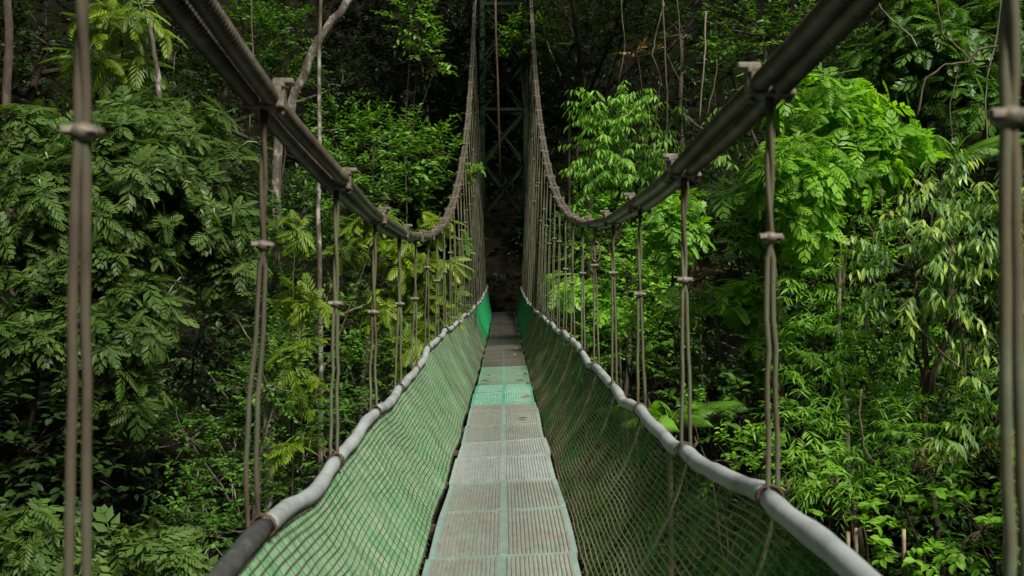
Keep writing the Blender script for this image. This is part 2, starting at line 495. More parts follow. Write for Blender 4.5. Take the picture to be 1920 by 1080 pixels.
# hand rails with hose sleeves, tied at every hanger
for side in (1, -1):
    name = 'handrail'
    dd = np.arange(D0, 41.6, 0.2)
    P = np.array([[rail_x(side, d), d, rail_z(side, d)] for d in dd])
    core = MB().tube(P, 0.012, 6).build('handrail', M_rope, bridge)
    core['label'] = 'left hand rope in grey hose' if side < 0 else 'right hand rope in grey hose'
    for n in range(-3, 23):
        a, b = hanger_d(side, n), hanger_d(side, n + 1)
        if a > 40.5: break
        b = min(b, 41.6)
        q = np.linspace(a + 0.012, b - 0.012, 16)
        P = np.array([[rail_x(side, d) + .006 * math.sin(d * 5.1 + n), d, rail_z(side, d) + .006 * math.sin(d * 7 + n * 2)] for d in q])
        R = 0.039 * (1 + 0.05 * np.sin(q * 9 + n) + 0.04 * np.sin(q * 17 + 2 * n))
        R[0] *= .90; R[-1] *= .90
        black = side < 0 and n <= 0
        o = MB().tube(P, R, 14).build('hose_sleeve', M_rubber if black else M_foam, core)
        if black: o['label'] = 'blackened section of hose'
        tb = MB()
        p0 = np.array([rail_x(side, a), a, rail_z(side, a)])
        th = np.linspace(0, 4 * math.pi, 25)
        tb.tube(np.stack([p0[0] + .046 * np.cos(th), p0[1] + np.linspace(-.014, .014, 25), p0[2] + .046 * np.sin(th)], -1), .0055, 5)
        tb.tube([p0 + [side * .045, 0, 0], p0 + [side * .07, 0.0, .04], p0 + [side * .06, .02, .07]], .005, 5)
        tb.build('tie', M_tie, core)

# netting: a worn green cloth with a diamond wire net on its walking side
def net_point(side, d, v, lift=0.0):
    """v 0 at the deck edge, 1 under the hose"""
    zt = rail_z(side, d) - 0.03; xb = side * ((0.478 if side > 0 else .492) + .008 * math.sin(d * 2.7)); xt = rail_x(side, d)
    zb = deck_z(d) - 0.03
    bow = 0.022 * math.sin(math.pi * v) + 0.007 * math.sin(2.3 * d + 2 * v) * math.sin(math.pi * v) + .005 * math.sin(7.3 * d + 1.0 * v) * math.sin(math.pi * v)
    return np.array([xb + (xt - xb) * v + side * (bow - lift), d, zb + (zt - zb) * v])
for side in (1, -1):
    dd = np.arange(D0, 41.8, 0.11); vv = np.linspace(0, 1, 14)
    G = np.array([[net_point(side, d, v, -0.012) for v in vv] for d in dd])
    split = np.searchsorted(dd, 26.0)
    nv = len(vv)
    def sheet(g, name, mat, parent):
        n0 = len(g)
        i = np.arange(n0 - 1)[:, None] * nv; j = np.arange(nv - 1)[None]
        fq = np.stack([i + j, i + nv + j, i + nv + j + 1, i + j + 1], -1).reshape(-1, 4)
        return mesh_np(name, g.reshape(-1, 3), [fq], mat, parent)
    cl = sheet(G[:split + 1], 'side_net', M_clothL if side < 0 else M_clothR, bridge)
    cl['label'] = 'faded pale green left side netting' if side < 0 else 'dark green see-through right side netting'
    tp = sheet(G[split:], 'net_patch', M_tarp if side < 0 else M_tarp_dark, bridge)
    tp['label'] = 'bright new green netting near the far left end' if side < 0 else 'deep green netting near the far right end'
    # wire net: long strands under the hose line and thin uprights
    m = MB()
    q = np.concatenate([np.arange(D0, 2, .12), np.arange(2, 27.2, .06)])
    rows = 22 if side < 0 else 28
    for k in range(rows):
        v = (k + .4) / rows
        P = np.array([net_point(side, d, v + .004 * math.sin(d * 3 + k * .7) + .003 * math.sin(d * 11 + 1.9 * k), 0.006) for d in q])
        m.tube(P, 0.0030 if side < 0 else 0.0037, 4, False)
    for d in np.arange(D0, 27.2, .115 if side < 0 else .11):
        P = np.array([net_point(side, d + .012 * math.sin(v * 19 + d * 3) + .05 * v, v, 0.011) for v in np.linspace(0, 1, 14)])
        m.tube(P, 0.0019 if side < 0 else 0.0012, 4, False)
    wm = m.build('wire_mesh', M_wire_net if side < 0 else M_wire_pale, cl)

# deck panels
def deck_panel(y0, y1, mat, tilt):
    """ribbed grating with flat edge strips and a flat strip down the middle"""
    W = 0.45; strips = []
    xs = [-W]; tint = [1.0]; zz = [0.0]
    def flat(a, b):
        xs.extend([a, b]); zz.extend([0.006, 0.006]); tint.extend([1.0, 1.0])
    def ribs(a, b):
        n = int(round((b - a) / 0.0265)); w_ = (b - a) / n
        for k in range(n):
            o = a + k * w_
            for fx, fz, tt in ((.06, -.006, .75), (.42, -.006, .75), (.56, .004, .0), (.92, .004, .0)):
                xs.append(o + fx * w_); zz.append(fz); tint.append(tt)
    xs, zz, tint = [], [], []
    flat(-W, -W + .035); ribs(-W + .036, -.022); flat(-.021, .021); ribs(.022, W - .036); flat(W - .035, W)
    xs = np.array(xs); zz = np.array(zz); tint = np.array(tint)
    ys = np.concatenate([[y0 + .002, y0 + .022], np.linspace(y0 + .024, y1 - .024, 9), [y1 - .022, y1 - .002]])
    end = np.array([1, 1] + [0] * 9 + [1, 1])
    Xg, Yg = np.meshgrid(xs, ys, indexing='ij')
    Z = np.where(end[None] > 0, 0.004 + 0 * Xg, zz[:, None] + 0 * Xg)
    T = np.where(end[None] > 0, 0.9, tint[:, None])
    base = np.array([deck_z(q) for q in ys])
    Z = Z + 0.022 * (Xg / W)
    Z = Z + base[None] + tilt[0] * (Xg / W) + tilt[1] * ((Yg - y0) / (y1 - y0) - .5) + 0.005 * np.sin(Xg * 5 + y0 * 7) * np.sin((Yg - y0) / (y1 - y0) * 3.1)
    n, k = Xg.shape
    V = np.stack([Xg + tilt[2], Yg, Z], -1).reshape(-1, 3)
    i = np.arange(n - 1)[:, None] * k; j = np.arange(k - 1)[None]
    top = np.stack([i + j, i + k + j, i + k + j + 1, i + j + 1], -1).reshape(-1, 4)
    # skirt gives the panel its thickness
    ring = np.concatenate([np.arange(n) * k, (n - 1) * k + np.arange(1, k), (np.arange(n - 2, -1, -1)) * k + k - 1, np.arange(k - 2, 0, -1)])
    low = V[ring] - np.array([0, 0, .028])
    b0 = len(V); L = len(ring)
    q = np.arange(L)
    sk = np.stack([ring, b0 + q, b0 + (q + 1) % L, ring[(q + 1) % L]], -1)
    Vall = np.concatenate([V, low])
    tint_all = np.concatenate([T.reshape(-1), np.full(L, .5)])
    return mesh_np('deck_panel', Vall, [top, sk], mat, bridge, tint_all, smooth=False)

edges = [-4.5, -3.3, -2.1, -.9, .3, 1.5, 2.65, 3.85, 4.98, 6.0, 7.15, 8.4, 9.55, 10.75, 11.9, 13.05, 14.0, 15.35, 16.7, 18.3, 20.1]
while edges[-1] < 42: edges.append(edges[-1] + 1.24)
for a, b in zip(edges[:-1], edges[1:]):
    mid = (a + b) / 2
    mat = M_deck
    lab = None
    if 8.6 < mid < 10.2: mat, lab = M_deck_pale, 'pale worn deck panel'
    elif 14.0 < mid < 16.7: mat, lab = M_deck_green, 'freshly green painted deck panel'
    elif 16.7 < mid < 20.1: mat, lab = M_deck_moss, 'faded green deck panel'
    elif mid > 26: mat = M_deck_deep_shade
    elif mid > 20.1: mat = M_deck_shade
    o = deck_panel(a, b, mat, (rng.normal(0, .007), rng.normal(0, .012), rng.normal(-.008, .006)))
    if lab: o['label'] = lab
# cross beams, edge angles
for side in (1,):
    for n in range(-3, 24):
        d = hanger_d(1, n)
        if d > 41.5: break
        z = deck_z(d) - 0.075
        m = MB().box((0, d, z), (1.16, 0.05, 0.05), None, .004)
        for s in (1, -1):
            m.box((s * .545, d, z + .045), (.03, .07, .05), None, .004)
        m.build('cross_beam', M_beam, bridge, smooth=False)
for x in (-.40, .40):
    P = np.array([[x, d, deck_z(d) - .046] for d in np.arange(D0, 41.8, .4)])
    MB().tube(P, .013, 6).build('deck_cable', M_rope, bridge)

# ------------------------------------------------------------------ tower
TZ = deck_z(41) - .25
M_steel.node_tree.nodes['Principled BSDF'].inputs['Specular IOR Level'].default_value = .1
tower = thing('steel_tower', (0, TOWER_Y, TZ), 'dark green steel lattice tower with open doorway at far end of the bridge', 'tower')
def angle_bar(m, a, b, wd=.07, th=.012):
    a = np.asarray(a, float); b = np.asarray(b, float); L = np.linalg.norm(b - a)
    t = unit(b - a); ref = np.array([0, 1.0, 0]) if abs(t[1]) < .8 else np.array([1.0, 0, 0])
    s = unit(np.cross(t, ref)); q = np.cross(t, s)
    m.box((a + b) / 2, (wd, th, L), np.stack([s, q, t]))
    m.box((a + b) / 2 + s * (wd / 2 + th / 2) + q * (wd / 2 - th / 2), (th, wd, L), np.stack([s, q, t]))
hw = 0.93; dep = 1.1
off = np.array([0, TOWER_Y, TZ])
levels = [at(945, y, 42.4)[2] for y in (403, 304, 205, 106, 7, -92, -191)]
topz = levels[-1]
for s in (1, -1):
    for yy in (0, dep):
        m = MB().box((s * hw, yy, (topz - TZ) / 2 - .8), (.20, .20, topz - TZ + 1.6), None, .01)
        m.build('tower_leg', M_steel, tower, smooth=False)
for k, z in enumerate(levels):
    for yy in (0, dep):
        if k in (0, 2, 4, 6):
            m = MB().box((0, yy, z - TZ), (2 * hw - .2, .09, .13), None, .006)
            m.build('crossbar', M_steel, tower, smooth=False)
    for s in (1, -1):
        m = MB().box((s * hw, dep / 2, z - TZ), (.08, dep - .2, .10), None, .006); m.build('crossbar', M_steel, tower, smooth=False)
    if k + 1 < len(levels):
        z2 = levels[k + 1]
        for yy in (0, dep):
            m = MB(); angle_bar(m, (-hw + .08, yy - .02, z - TZ + .08), (hw - .08, yy - .02, z2 - TZ - .08), .12)
            m.build('diagonal_brace', M_steel, tower, smooth=False)
            m = MB(); angle_bar(m, (hw - .08, yy + .05, z - TZ + .08), (-hw + .08, yy + .05, z2 - TZ - .08), .07)
            m.build('diagonal_brace', M_steel, tower, smooth=False)
for s in (1, -1):      # saddles that carry the cables
    MB().box((cable_x(s, 42.4), 0.1, cable_z(s, 42.4) - TZ - .12), (.3, .4, .14), None, .01).build('saddle', M_steel, tower, smooth=False)
tag(MB().box((0, 44.0, -1.42 + .05), (3.0, 4.2, .5), None, .03).build('concrete_landing', mottled('mossy concrete', [(.3, (.03, .035, .025)), (.7, (.10, .10, .08))], 3, .95), None, False), 'low mossy concrete landing under the tower at the bridge end', 'landing')
pr = [at(928, -60, 40.2), at(929.5, 60, 40.2), at(933, 150, 40.2), at(936, 260, 40.2), at(938.5, 345, 40.2)]
o = MB().tube(pr, .045, 7).build('hanging_rope', M_hemp); tag(o, 'brown rope hanging down inside the steel tower', 'rope')
arch = [at(972, 650, 40), at(967, 600, 40), at(968, 572, 40), at(974, 556, 40), at(981, 552, 40)]
o = MB().tube(arch, .035, 7).build('liana', M_liana); tag(o, 'bent brown liana arching beside the dark doorway of the tower', 'liana')

# ------------------------------------------------------------------ foliage
def tmpl_ovate(wd=.40, fold=.07, droop=.16):
    V = np.array([[0, 0, 0], [.28, wd * .44, fold], [.62, wd * .46, fold * .6 - droop * .35], [1, 0, -droop],
                  [.62, -wd * .46, fold * .6 - droop * .35], [.28, -wd * .44, fold], [.5, 0, -droop * .2]])
    return V, [np.array([[0, 1, 2, 3, 6], [0, 6, 3, 4, 5]])]
def tmpl_lance(wd=.16, droop=.3):
    V = np.array([[0, 0, 0], [.35, wd / 2, -droop * .08], [.7, wd * .36, -droop * .45], [1, 0, -droop], [.7, -wd * .36, -droop * .45], [.35, -wd / 2, -droop * .08]])
    return V, [np.array([[0, 1, 4 + 0, 5], [1, 2, 3, 4]])]
def tmpl_frond(n=8, ll=.34, wd=.115, bend=.28, ang=58, hang=.10):
    V = []; Q = []
    rach = []
    for s in (-1, 1):
        for k in range(n):
            u = .16 + .80 * (k / (n - 1)) ** .95
            L = ll * (math.sin(math.pi * min(1, .22 + .70 * u)) ** .6) * (1.0 if k < n - 1 else .9)
            a = math.radians(ang - 30 * u)
            dx, dy = math.cos(a), math.sin(a) * s
            b = np.array([u, 0, -bend * u * u])
            dirv = np.array([dx, dy, -bend * u * 1.1 - hang])
            dirv /= np.linalg.norm(dirv)
            sd = np.cross(dirv, [0, 0, 1]); sd /= np.linalg.norm(sd)
            m = b + dirv * L * .48
            i0 = len(V)
            V += [b, m + sd * wd / 2 - np.array([0, 0, .012]), b + dirv * L - np.array([0, 0, hang * .3 * L]), m - sd * wd / 2 + np.array([0, 0, .012])]
            Q.append([i0, i0 + 1, i0 + 2, i0 + 3])
    us = np.linspace(0, 1, 4)
    i0 = len(V)
    for u in us:
        V += [np.array([u, -.008, -bend * u * u]), np.array([u, .008, -bend * u * u])]
    for k in range(3):
        Q.append([i0 + 2 * k, i0 + 2 * k + 1, i0 + 2 * k + 3, i0 + 2 * k + 2])
    return np.array(V), [np.array(Q)]
T_FR2 = tmpl_frond(4, .56, .20, .34, 52, .16); T_FR3 = tmpl_frond(8, .34, .085, .42, 64, .2)
T_OV = tmpl_ovate(); T_OVW = tmpl_ovate(.58, .06, .2); T_LAN = tmpl_lance(); T_LANW = tmpl_lance(.26, .3)
T_FR = tmpl_frond(6, .42, .115, .28, 58, .10); T_FRL = tmpl_frond(6, .46, .10, .38, 50, .22); T_PALM = tmpl_frond(22, .42, .020, .55, 62, .75)

def instance(tm, P, Xd, Nd, S, tint):
    if isinstance(tm, list):                       # a mixture of leaf forms
        pick = rng.integers(0, len(tm), len(P)); out = []; n = 0; Fd = {}
        for q, t_ in enumerate(tm):
            mk = pick == q
            v, fs, t = instance(t_, P[mk], Xd[mk], Nd[mk], S[mk], tint[mk])
            out.append((v, t))
            for f in fs: Fd.setdefault(f.shape[1], []).append(f + n)
            n += len(v)
        return np.concatenate([o[0] for o in out]), [np.concatenate(x) for x in Fd.values()], np.concatenate([o[1] for o in out])
    V0, F0 = tm
    Xd = unit(Xd); Yd = unit(np.cross(Nd, Xd)); Zd = np.cross(Xd, Yd)
    V = P[:, None] + S[:, None, None] * (V0[None, :, 0:1] * Xd[:, None] + V0[None, :, 1:2] * Yd[:, None] + V0[None, :, 2:3] * Zd[:, None])
    n, k = len(P), len(V0)
    o = (np.arange(n) * k)[:, None, None]
    fs = [(f[None] + o).reshape(-1, f.shape[1]) for f in F0]
    return V.reshape(-1, 3), fs, np.repeat(tint, k)

def rosettes(tm, tips, dirs, k, S, tint, flat=.35, droop=.25, jit=.25):
    """a whorl of k fronds at every tip"""
    n = len(tips)
    a = unit(dirs)
    ref = unit(rng.normal(size=(n, 3)))
    e1 = unit(np.cross(a, ref)); e2 = np.cross(a, e1)
    th = (np.arange(k)[None] / k + rng.random((n, 1))) * 2 * math.pi + rng.normal(0, .25, (n, k))
    D = a[:, None] * (flat + rng.normal(0, .15, (n, k)))[..., None] + np.cos(th)[..., None] * e1[:, None] + np.sin(th)[..., None] * e2[:, None]
    D[..., 2] -= droop
    D += rng.normal(0, jit * .4, D.shape)
    N = np.broadcast_to(a[:, None] * .7 + np.array([0, 0, .8]), D.shape) + rng.normal(0, jit, D.shape)
    P = np.repeat(tips[:, None], k, 1)
    S_ = (S * rng.uniform(.55, 1.15, (n, k)) * rng.uniform(.7, 1.15, (n, 1)))
    T_ = np.clip(np.repeat(tint[:, None], k, 1) + rng.normal(0, .10, (n, k)), 0, 1)
    return instance(tm, P.reshape(-1, 3), D.reshape(-1, 3), N.reshape(-1, 3), S_.ravel(), T_.ravel())

def twigs(tm, tips, dirs, k, L, S, tint, spread=.9, droop=.35, arch=.3, jit=.25, tipglow=0.0):
    """k leaves alternating along a twig that ends beyond every tip"""
    n = len(tips)
    d = unit(dirs)
    t = (np.arange(k) + .5) / k
    side = unit(np.cross(d, np.array([0, 0, 1.0])) + 1e-3)
    P = tips[:, None] + d[:, None] * (t[None] * L)[..., None] * rng.uniform(.7, 1.2, (n, 1, 1))
    P[..., 2] -= arch * L * (t[None] ** 2)
    sg = np.where(np.arange(k) % 2 == 0, 1, -1)[None, :, None]
    D = d[:, None] * .55 + sg * side[:, None] * spread
    D = D + rng.normal(0, jit, D.shape); D[..., 2] -= droop
    D[:, -1] = d + np.array([0, 0, -droop])
    N = np.broadcast_to(np.array([0, 0, 1.0]), D.shape) + d[:, None] * .3 + rng.normal(0, jit * 1.2, D.shape)
    S_ = S * rng.uniform(.7, 1.2, (n, k))
    T_ = np.clip(np.repeat(tint[:, None], k, 1) + rng.normal(0, .12, (n, k)) + tipglow * (t[None] ** 3), 0, 1)
    return instance(tm, P.reshape(-1, 3), D.reshape(-1, 3), N.reshape(-1, 3), S_.ravel(), T_.ravel())

def lobe_tips(lobe, count, gap=.0):
    """random twig tips in an ellipsoid given as it shows in the photo"""
    px, py, d, rx, ry = lobe[:5]
    rxm, rym = rx * d / F, ry * d / F
    rd = lobe[5] if len(lobe) > 5 else .8 * (rxm + rym) / 2
    c = at(px, py, d)
    k = int(count * 2.2) + 8
    v = unit(rng.normal(size=(k, 3))) * (rng.random((k, 1)) ** .42)
    keep = []
    s0 = rng.random(3) * 50
    for q in v:
        p = q * np.array([rxm, rd, rym])
        nn = mnoise.noise(Vector((p / (.32 * (rxm + rym)) + s0).tolist()))
        keep.append(nn > gap - .25 and not (q[1] > .55))
    v = v[np.array(keep)][:count]
    lump = 1 + .22 * np.sin(v[:, :1] * 7 + s0[0]) * np.sin(v[:, 2:] * 6 + s0[1])
    P = c + v * lump * np.array([rxm, rd, rym])
    D = v * np.array([1, .9, .8]) + np.array([0, -.1, .55]) + rng.normal(0, .25, v.shape)
    return P, D

SPEC = {  # template, builder, tips per square metre of lobe face, leaves per tip, leaf size, extras
    'frond':  dict(tm=[T_FR, T_FR2, T_FR2, T_FR3], kind='r', dens=16, k=6, S=.40, droop=.22),
    'frondbig': dict(tm=T_FRL, kind='r', dens=10, k=7, S=.46, droop=.3),
    'ovate':  dict(tm=T_OV, kind='t', dens=20, k=9, L=.42, S=.135, droop=.3),
    'ovatefar': dict(tm=T_OV, kind='t', dens=9, k=10, L=.6, S=.21, droop=.35),
    'small':  dict(tm=T_OVW, kind='t', dens=30, k=9, L=.34, S=.085, droop=.25),
    'broad':  dict(tm=T_OVW, kind='t', dens=16, k=7, L=.34, S=.18, droop=.3),
    'droop':  dict(tm=T_LANW, kind='t', dens=19, k=12, L=.60, S=.175, droop=1.15, arch=.45, tipglow=.55),
    'bamboo': dict(tm=T_LAN, kind='t', dens=30, k=11, L=.40, S=.17, droop=.55, arch=.5),
}
def foliage(spec, lobes, dens=1.0, base=.45, gap=.0, scale=1.0):
    sp = SPEC[spec]
    Vs, Fs, Ts, n = [], {}, [], 0
    alltips = []
    for lb in lobes:
        d = lb[2]
        area = math.pi * lb[3] * lb[4] * (d / F) ** 2
        cnt = max(5, int(area * sp['dens'] * dens * 2.3))
        P, D = lobe_tips(lb, cnt, gap)
        if not len(P): continue
        alltips.append(P)
        tint = np.clip(base + rng.normal(0, .13, len(P)), 0, 1)
        if sp['kind'] == 'r':
            v, fs, t = rosettes(sp['tm'], P, D, sp['k'], sp['S'] * scale, tint, droop=sp['droop'])
        else:
            v, fs, t = twigs(sp['tm'], P, D, sp['k'], sp['L'] * scale, sp['S'] * scale, tint, droop=sp['droop'], arch=sp.get('arch', .3), tipglow=sp.get('tipglow', 0))
        Vs.append(v); Ts.append(t)
        for f in fs: Fs.setdefault(f.shape[1], []).append(f + n)
        n += len(v)
    return np.concatenate(Vs), [np.concatenate(x) for x in Fs.values()], np.concatenate(Ts), alltips

def wiggle(a, b, n, amp):
    t = np.linspace(0, 1, n)[:, None]
    P = a + (b - a) * t
    w_ = np.cumsum(rng.normal(0, amp, (n, 3)), 0); w_ -= t * w_[-1]
    return P + w_ * np.array([1, 1, .3])

def plant(name, label, cat, spec, mat, lobes, group=None, dens=1.0, base=.45, gap=0.0, scale=1.0, r=.05, trunk=None, bark=None, root=None, twigs_n=10, part='trunk'):
    """a plant rooted in the ground: trunk with limbs, and a crown of leaves"""
    c0 = at(*lobes[0][:3])
    if root is None:
        x = c0[0] * 1.06 + np.sign(c0[0]) * .3
        y = c0[1] + .5
        root = np.array([x, y, float(ground_z(x, y)) - .1])
        if root[2] > c0[2] - .2: root[2] = c0[2] - .2
    root = np.asarray(root, float)
    e = thing(name, root, label, cat, group)
    V, Fc, T, tips = foliage(spec, lobes, dens, base, gap, scale)
    mesh_np('crown', V - root, Fc, LM[mat], e, T, smooth=False)
    m = MB()
    heads = [at(*lb[:3]) for lb in lobes]
    if trunk is None:
        P = wiggle(root, c0 + [0, .1, .0], 9, .03 + .006 * np.linalg.norm(c0 - root))
    else:
        P = np.array(trunk)
    m.tube(P, np.linspace(r, r * .45, len(P)), 8)
    for h, tp in zip(heads, tips):
        if h is not heads[0]:
            st = P[int(len(P) * .62) + random.randint(0, max(0, int(len(P) * .3) - 1))]
            Q = wiggle(st, h + [0, .1, 0], 7, .05)
            m.tube(Q, np.linspace(r * .5, r * .2, 7), 6)
        sel = tp[rng.choice(len(tp), min(len(tp), twigs_n), replace=False)]
        for q in sel:
            m.tube(wiggle(h + [0, .08, -.05], q, 5, .03), np.linspace(r * .26 + .003, .004, 5), 4)
    m.build(part, bark or M_bark, e, off=root)
    return e

GL = 'trees and shrubs on the left bank'; GR = 'trees and shrubs on the right bank'; GB = 'trees of the forest behind the tower'
# ---- left bank
L1 = plant('broad_tree', 'wide dull green feathery-leaved tree with pale flower spikes filling the left side', 'tree', 'frond', 'fern',
      [(240, 350, 14, 170, 150), (100, 430, 13.5, 120, 150), (380, 400, 14.6, 105, 130), (300, 240, 15, 140, 75), (60, 270, 15, 90, 80), (420, 500, 14.6, 60, 60), (180, 500, 13.6, 120, 80)], GL, 1.4, .40, -.05, .84, .09)
for (px, py) in ((85, 292), (20, 330), (75, 345), (232, 385), (292, 392), (402, 400), (448, 282), (285, 330), (340, 355), (375, 405)):
    p = at(px, py, 12.9); q = p + np.array([rng.normal(.1, .1), -.05, rng.normal(.02, .06)])
    mq = (p + q) / 2 + [0, 0, .06]
    o = MB().tube([p - np.array(L1.location), mq - np.array(L1.location), q - np.array(L1.location)], [.012, .016, .006], 6).build('flower_spike', mottled('pale flower spike', [(.3, (.12, .17, .06)), (.7, (.26, .30, .12))], 30, .8) if not bpy.data.materials.get('pale flower spike') else bpy.data.materials['pale flower spike'], L1)
plant('feathery_tree', 'dark feathery-leaved tree low on the left beneath the flowering tree', 'tree', 'frond', 'fern',
      [(70, 620, 12.8, 95, 95), (210, 640, 13.2, 100, 95), (270, 560, 13.6, 80, 60), (250, 745, 13.2, 55, 50)], GL, 1.2, .34, .0, .84, .06)
plant('feathery_tree', 'yellow-green long-leaved branch tip at upper left above the flowering tree', 'tree', 'frondbig', 'yellow',
      [(225, 50, 17, 90, 65), (245, 130, 17, 65, 40), (160, 110, 17.4, 40, 25)], GL, .55, .30, .1, 1.0, .05)
plant('feathery_shrub', 'low feathery shrub at the bottom left corner beside the near hanger', 'shrub', 'frond', 'fern',
      [(240, 1030, 11.2, 95, 65), (60, 1010, 11.4, 80, 60), (330, 1060, 11, 60, 40)], GL, .9, .5, .05, .95, .04)
plant('broadleaf_shrub', 'dark broad-leaved shrub in deep shade at lower left edge', 'shrub', 'broad', 'deep',
      [(60, 830, 12.6, 95, 105), (170, 880, 13, 80, 80), (30, 920, 12.6, 60, 60)], GL, .8, .5, .05, 1.0, .04)
plant('twiggy_shrub', 'small-leaved bush with bare grey twigs left of the netting', 'shrub', 'small', 'mid',
      [(500, 720, 15, 80, 75), (560, 890, 13.6, 85, 85), (430, 880, 14.6, 90, 110), (400, 1000, 13.6, 110, 80), (540, 630, 17, 80, 60), (350, 820, 15.5, 70, 70)], GL, 1.2, .42, .05, 1.0, .05, bark=M_palebark, twigs_n=16)
plant('leafy_tree', 'glossy green oval-leaved tree left of the far cable', 'tree', 'ovate', 'mid',
      [(700, 270, 27, 120, 62), (790, 300, 26, 80, 60), (640, 340, 25, 60, 85), (620, 240, 27, 50, 50), (740, 370, 26, 100, 50)], GL, .55, .62, .0, 1.5, .09)
plant('feathery_shrub', 'yellow-green fern-like shrub climbing beside the thin pole trunk', 'shrub', 'frondbig', 'yellow',
      [(560, 560, 16, 48, 30), (560, 665, 16, 45, 50), (580, 740, 16, 35, 40), (545, 430, 18, 35, 25), (650, 450, 22, 45, 40), (700, 430, 21, 40, 40)], GL, .8, .36, .15, .85, .03)
plant('feathery_shrub', 'yellow-green shrub reaching up against the left hangers', 'shrub', 'frondbig', 'yellow',
      [(800, 510, 20, 60, 60), (745, 480, 20, 35, 50), (820, 590, 20, 45, 35), (815, 425, 21, 30, 22), (720, 580, 20, 40, 35), (770, 640, 19, 50, 40)], GL, 1.2, .50, .0, .9, .04)
plant('sapling', 'thin sapling with pale fronds poking over the far left cable', 'sapling', 'frondbig', 'lime',
      [(893, 322, 25, 13, 34, .3), (872, 470, 24, 20, 40, .3), (868, 560, 24, 20, 30, .3)], GL, .7, .25, .1, .6, .025)
plant('climbing_vine', 'leafy creeper climbing over the blotchy pale trunk at upper left', 'vine', 'small', 'mid',
      [(530, 60, 22, 45, 70), (545, 150, 22, 35, 50), (470, 60, 23, 50, 60)], GL, .8, .35, .0, 1.5, .03)
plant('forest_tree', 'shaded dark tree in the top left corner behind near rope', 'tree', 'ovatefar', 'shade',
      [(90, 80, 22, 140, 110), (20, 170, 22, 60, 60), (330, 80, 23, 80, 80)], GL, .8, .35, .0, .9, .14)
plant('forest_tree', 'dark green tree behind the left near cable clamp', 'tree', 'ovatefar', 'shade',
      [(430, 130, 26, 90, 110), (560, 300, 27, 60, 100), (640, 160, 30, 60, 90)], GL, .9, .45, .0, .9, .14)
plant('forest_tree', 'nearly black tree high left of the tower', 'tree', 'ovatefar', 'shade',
      [(740, 120, 38, 110, 120), (840, 200, 41, 60, 150), (680, 40, 37, 60, 60), (860, 60, 41, 50, 80), (860, -260, 35, 230, 110, 5)], GL, 1.0, .2, .0, 1.1, .2)  # last lobe, above the frame, is added to shade the far end
plant('sapling', 'bright sprig hanging in the dark left of the tower', 'sapling', 'ovate', 'mid',
      [(770, 30, 31, 45, 30, .5), (790, 85, 31, 25, 30, .4), (820, 110, 31, 12, 25, .3)], GL, .6, .85, .0, 1.6, .03)
plant('leafy_shrub', 'mid green shrub below the yellow-green shrub near left netting', 'shrub', 'small', 'mid',
      [(690, 700, 19, 75, 70), (650, 790, 16, 60, 60), (770, 720, 19, 60, 50), (640, 600, 20, 60, 60)], GL, .9, .45, .0, 1.3, .04)
plant('leafy_shrub', 'oval-leaved shrub filling the gap between the blotchy trunk and the thin pole trunk', 'shrub', 'ovate', 'mid',
      [(560, 500, 22, 50, 70), (570, 380, 23, 45, 60), (470, 480, 23, 50, 60)], GL, .8, .40, .0, 1.1, .04)
plant('leafy_shrub', 'shaded shrub in the dark hollow between left trees', 'shrub', 'broad', 'deep',
      [(370, 600, 17.5, 90, 60), (420, 660, 18, 70, 70), (330, 700, 16.5, 60, 60)], GL, .6, .45, .1, .9, .04)
plant('feathery_shrub', 'lone yellow-green fern-like sprig just above the near left hose', 'shrub', 'frondbig', 'yellow',
      [(548, 845, 13, 30, 18, .25)], GL, .8, .4, -.2, .75, .02)
# ---- right bank
plant('leafy_tree', 'bright bushy tree with pointed leaves right of the far cable', 'tree', 'droop', 'bamboo',
      [(1160, 275, 25, 80, 85), (1145, 205, 25, 45, 35), (1195, 345, 25, 55, 45), (1110, 340, 25, 35, 35)], GR, .8, .36, -.05, 1.2, .08)
plant('lime_tree', 'lime green feathery tree lit brightly below the right cable', 'tree', 'frond', 'lime',
      [(1560, 200, 15, 110, 65), (1490, 330, 14.4, 75, 95), (1670, 265, 15, 85, 50), (1570, 300, 14.8, 110, 65), (1440, 175, 15, 55, 40), (1520, 420, 14.4, 50, 45)], GR, .95, .50, .05, 1.0, .06, bark=M_palebark)
plant('feathery_shrub', 'bluish green feathery sprig between lime tree and dark gap', 'shrub', 'frond', 'bamboo',
      [(1385, 355, 16, 45, 28), (1400, 430, 16, 50, 38), (1450, 400, 16, 40, 50)], GR, .8, .45, .0, 1.0, .03)
plant('feathery_shrub', 'lime feathery shrub behind the third right hanger', 'shrub', 'frond', 'bamboo',
      [(1265, 440, 18, 48, 60), (1250, 400, 18, 30, 30), (1290, 400, 18, 30, 40)], GR, .9, .5, .0, 1.05, .04)
plant('feathery_shrub', 'yellowish feathery shrub low by the right handrail', 'shrub', 'frond', 'lime',
      [(1090, 550, 22, 48, 30), (1050, 540, 23, 25, 25), (1130, 580, 22, 40, 30)], GR, .9, .45, .0, 1.1, .03)
plant('feathery_shrub', 'spreading lime feathery shrub beneath the lime tree', 'shrub', 'frond', 'lime',
      [(1400, 560, 15.5, 70, 40), (1310, 560, 17, 50, 35), (1440, 640, 15.5, 45, 50)], GR, .8, .40, .0, 1.0, .04)
plant('drooping_tree', 'grey-green tree with drooping yellow-tipped leaves at right edge', 'tree', 'droop', 'droop',
      [(1720, 500, 13, 75, 85), (1830, 430, 13, 85, 95), (1875, 560, 13, 65, 90), (1760, 365, 13.6, 55, 45), (1720, 600, 13.6, 80, 40), (1900, 400, 12.6, 60, 80)], GR, 1.05, .30, .05, 1.0, .06)
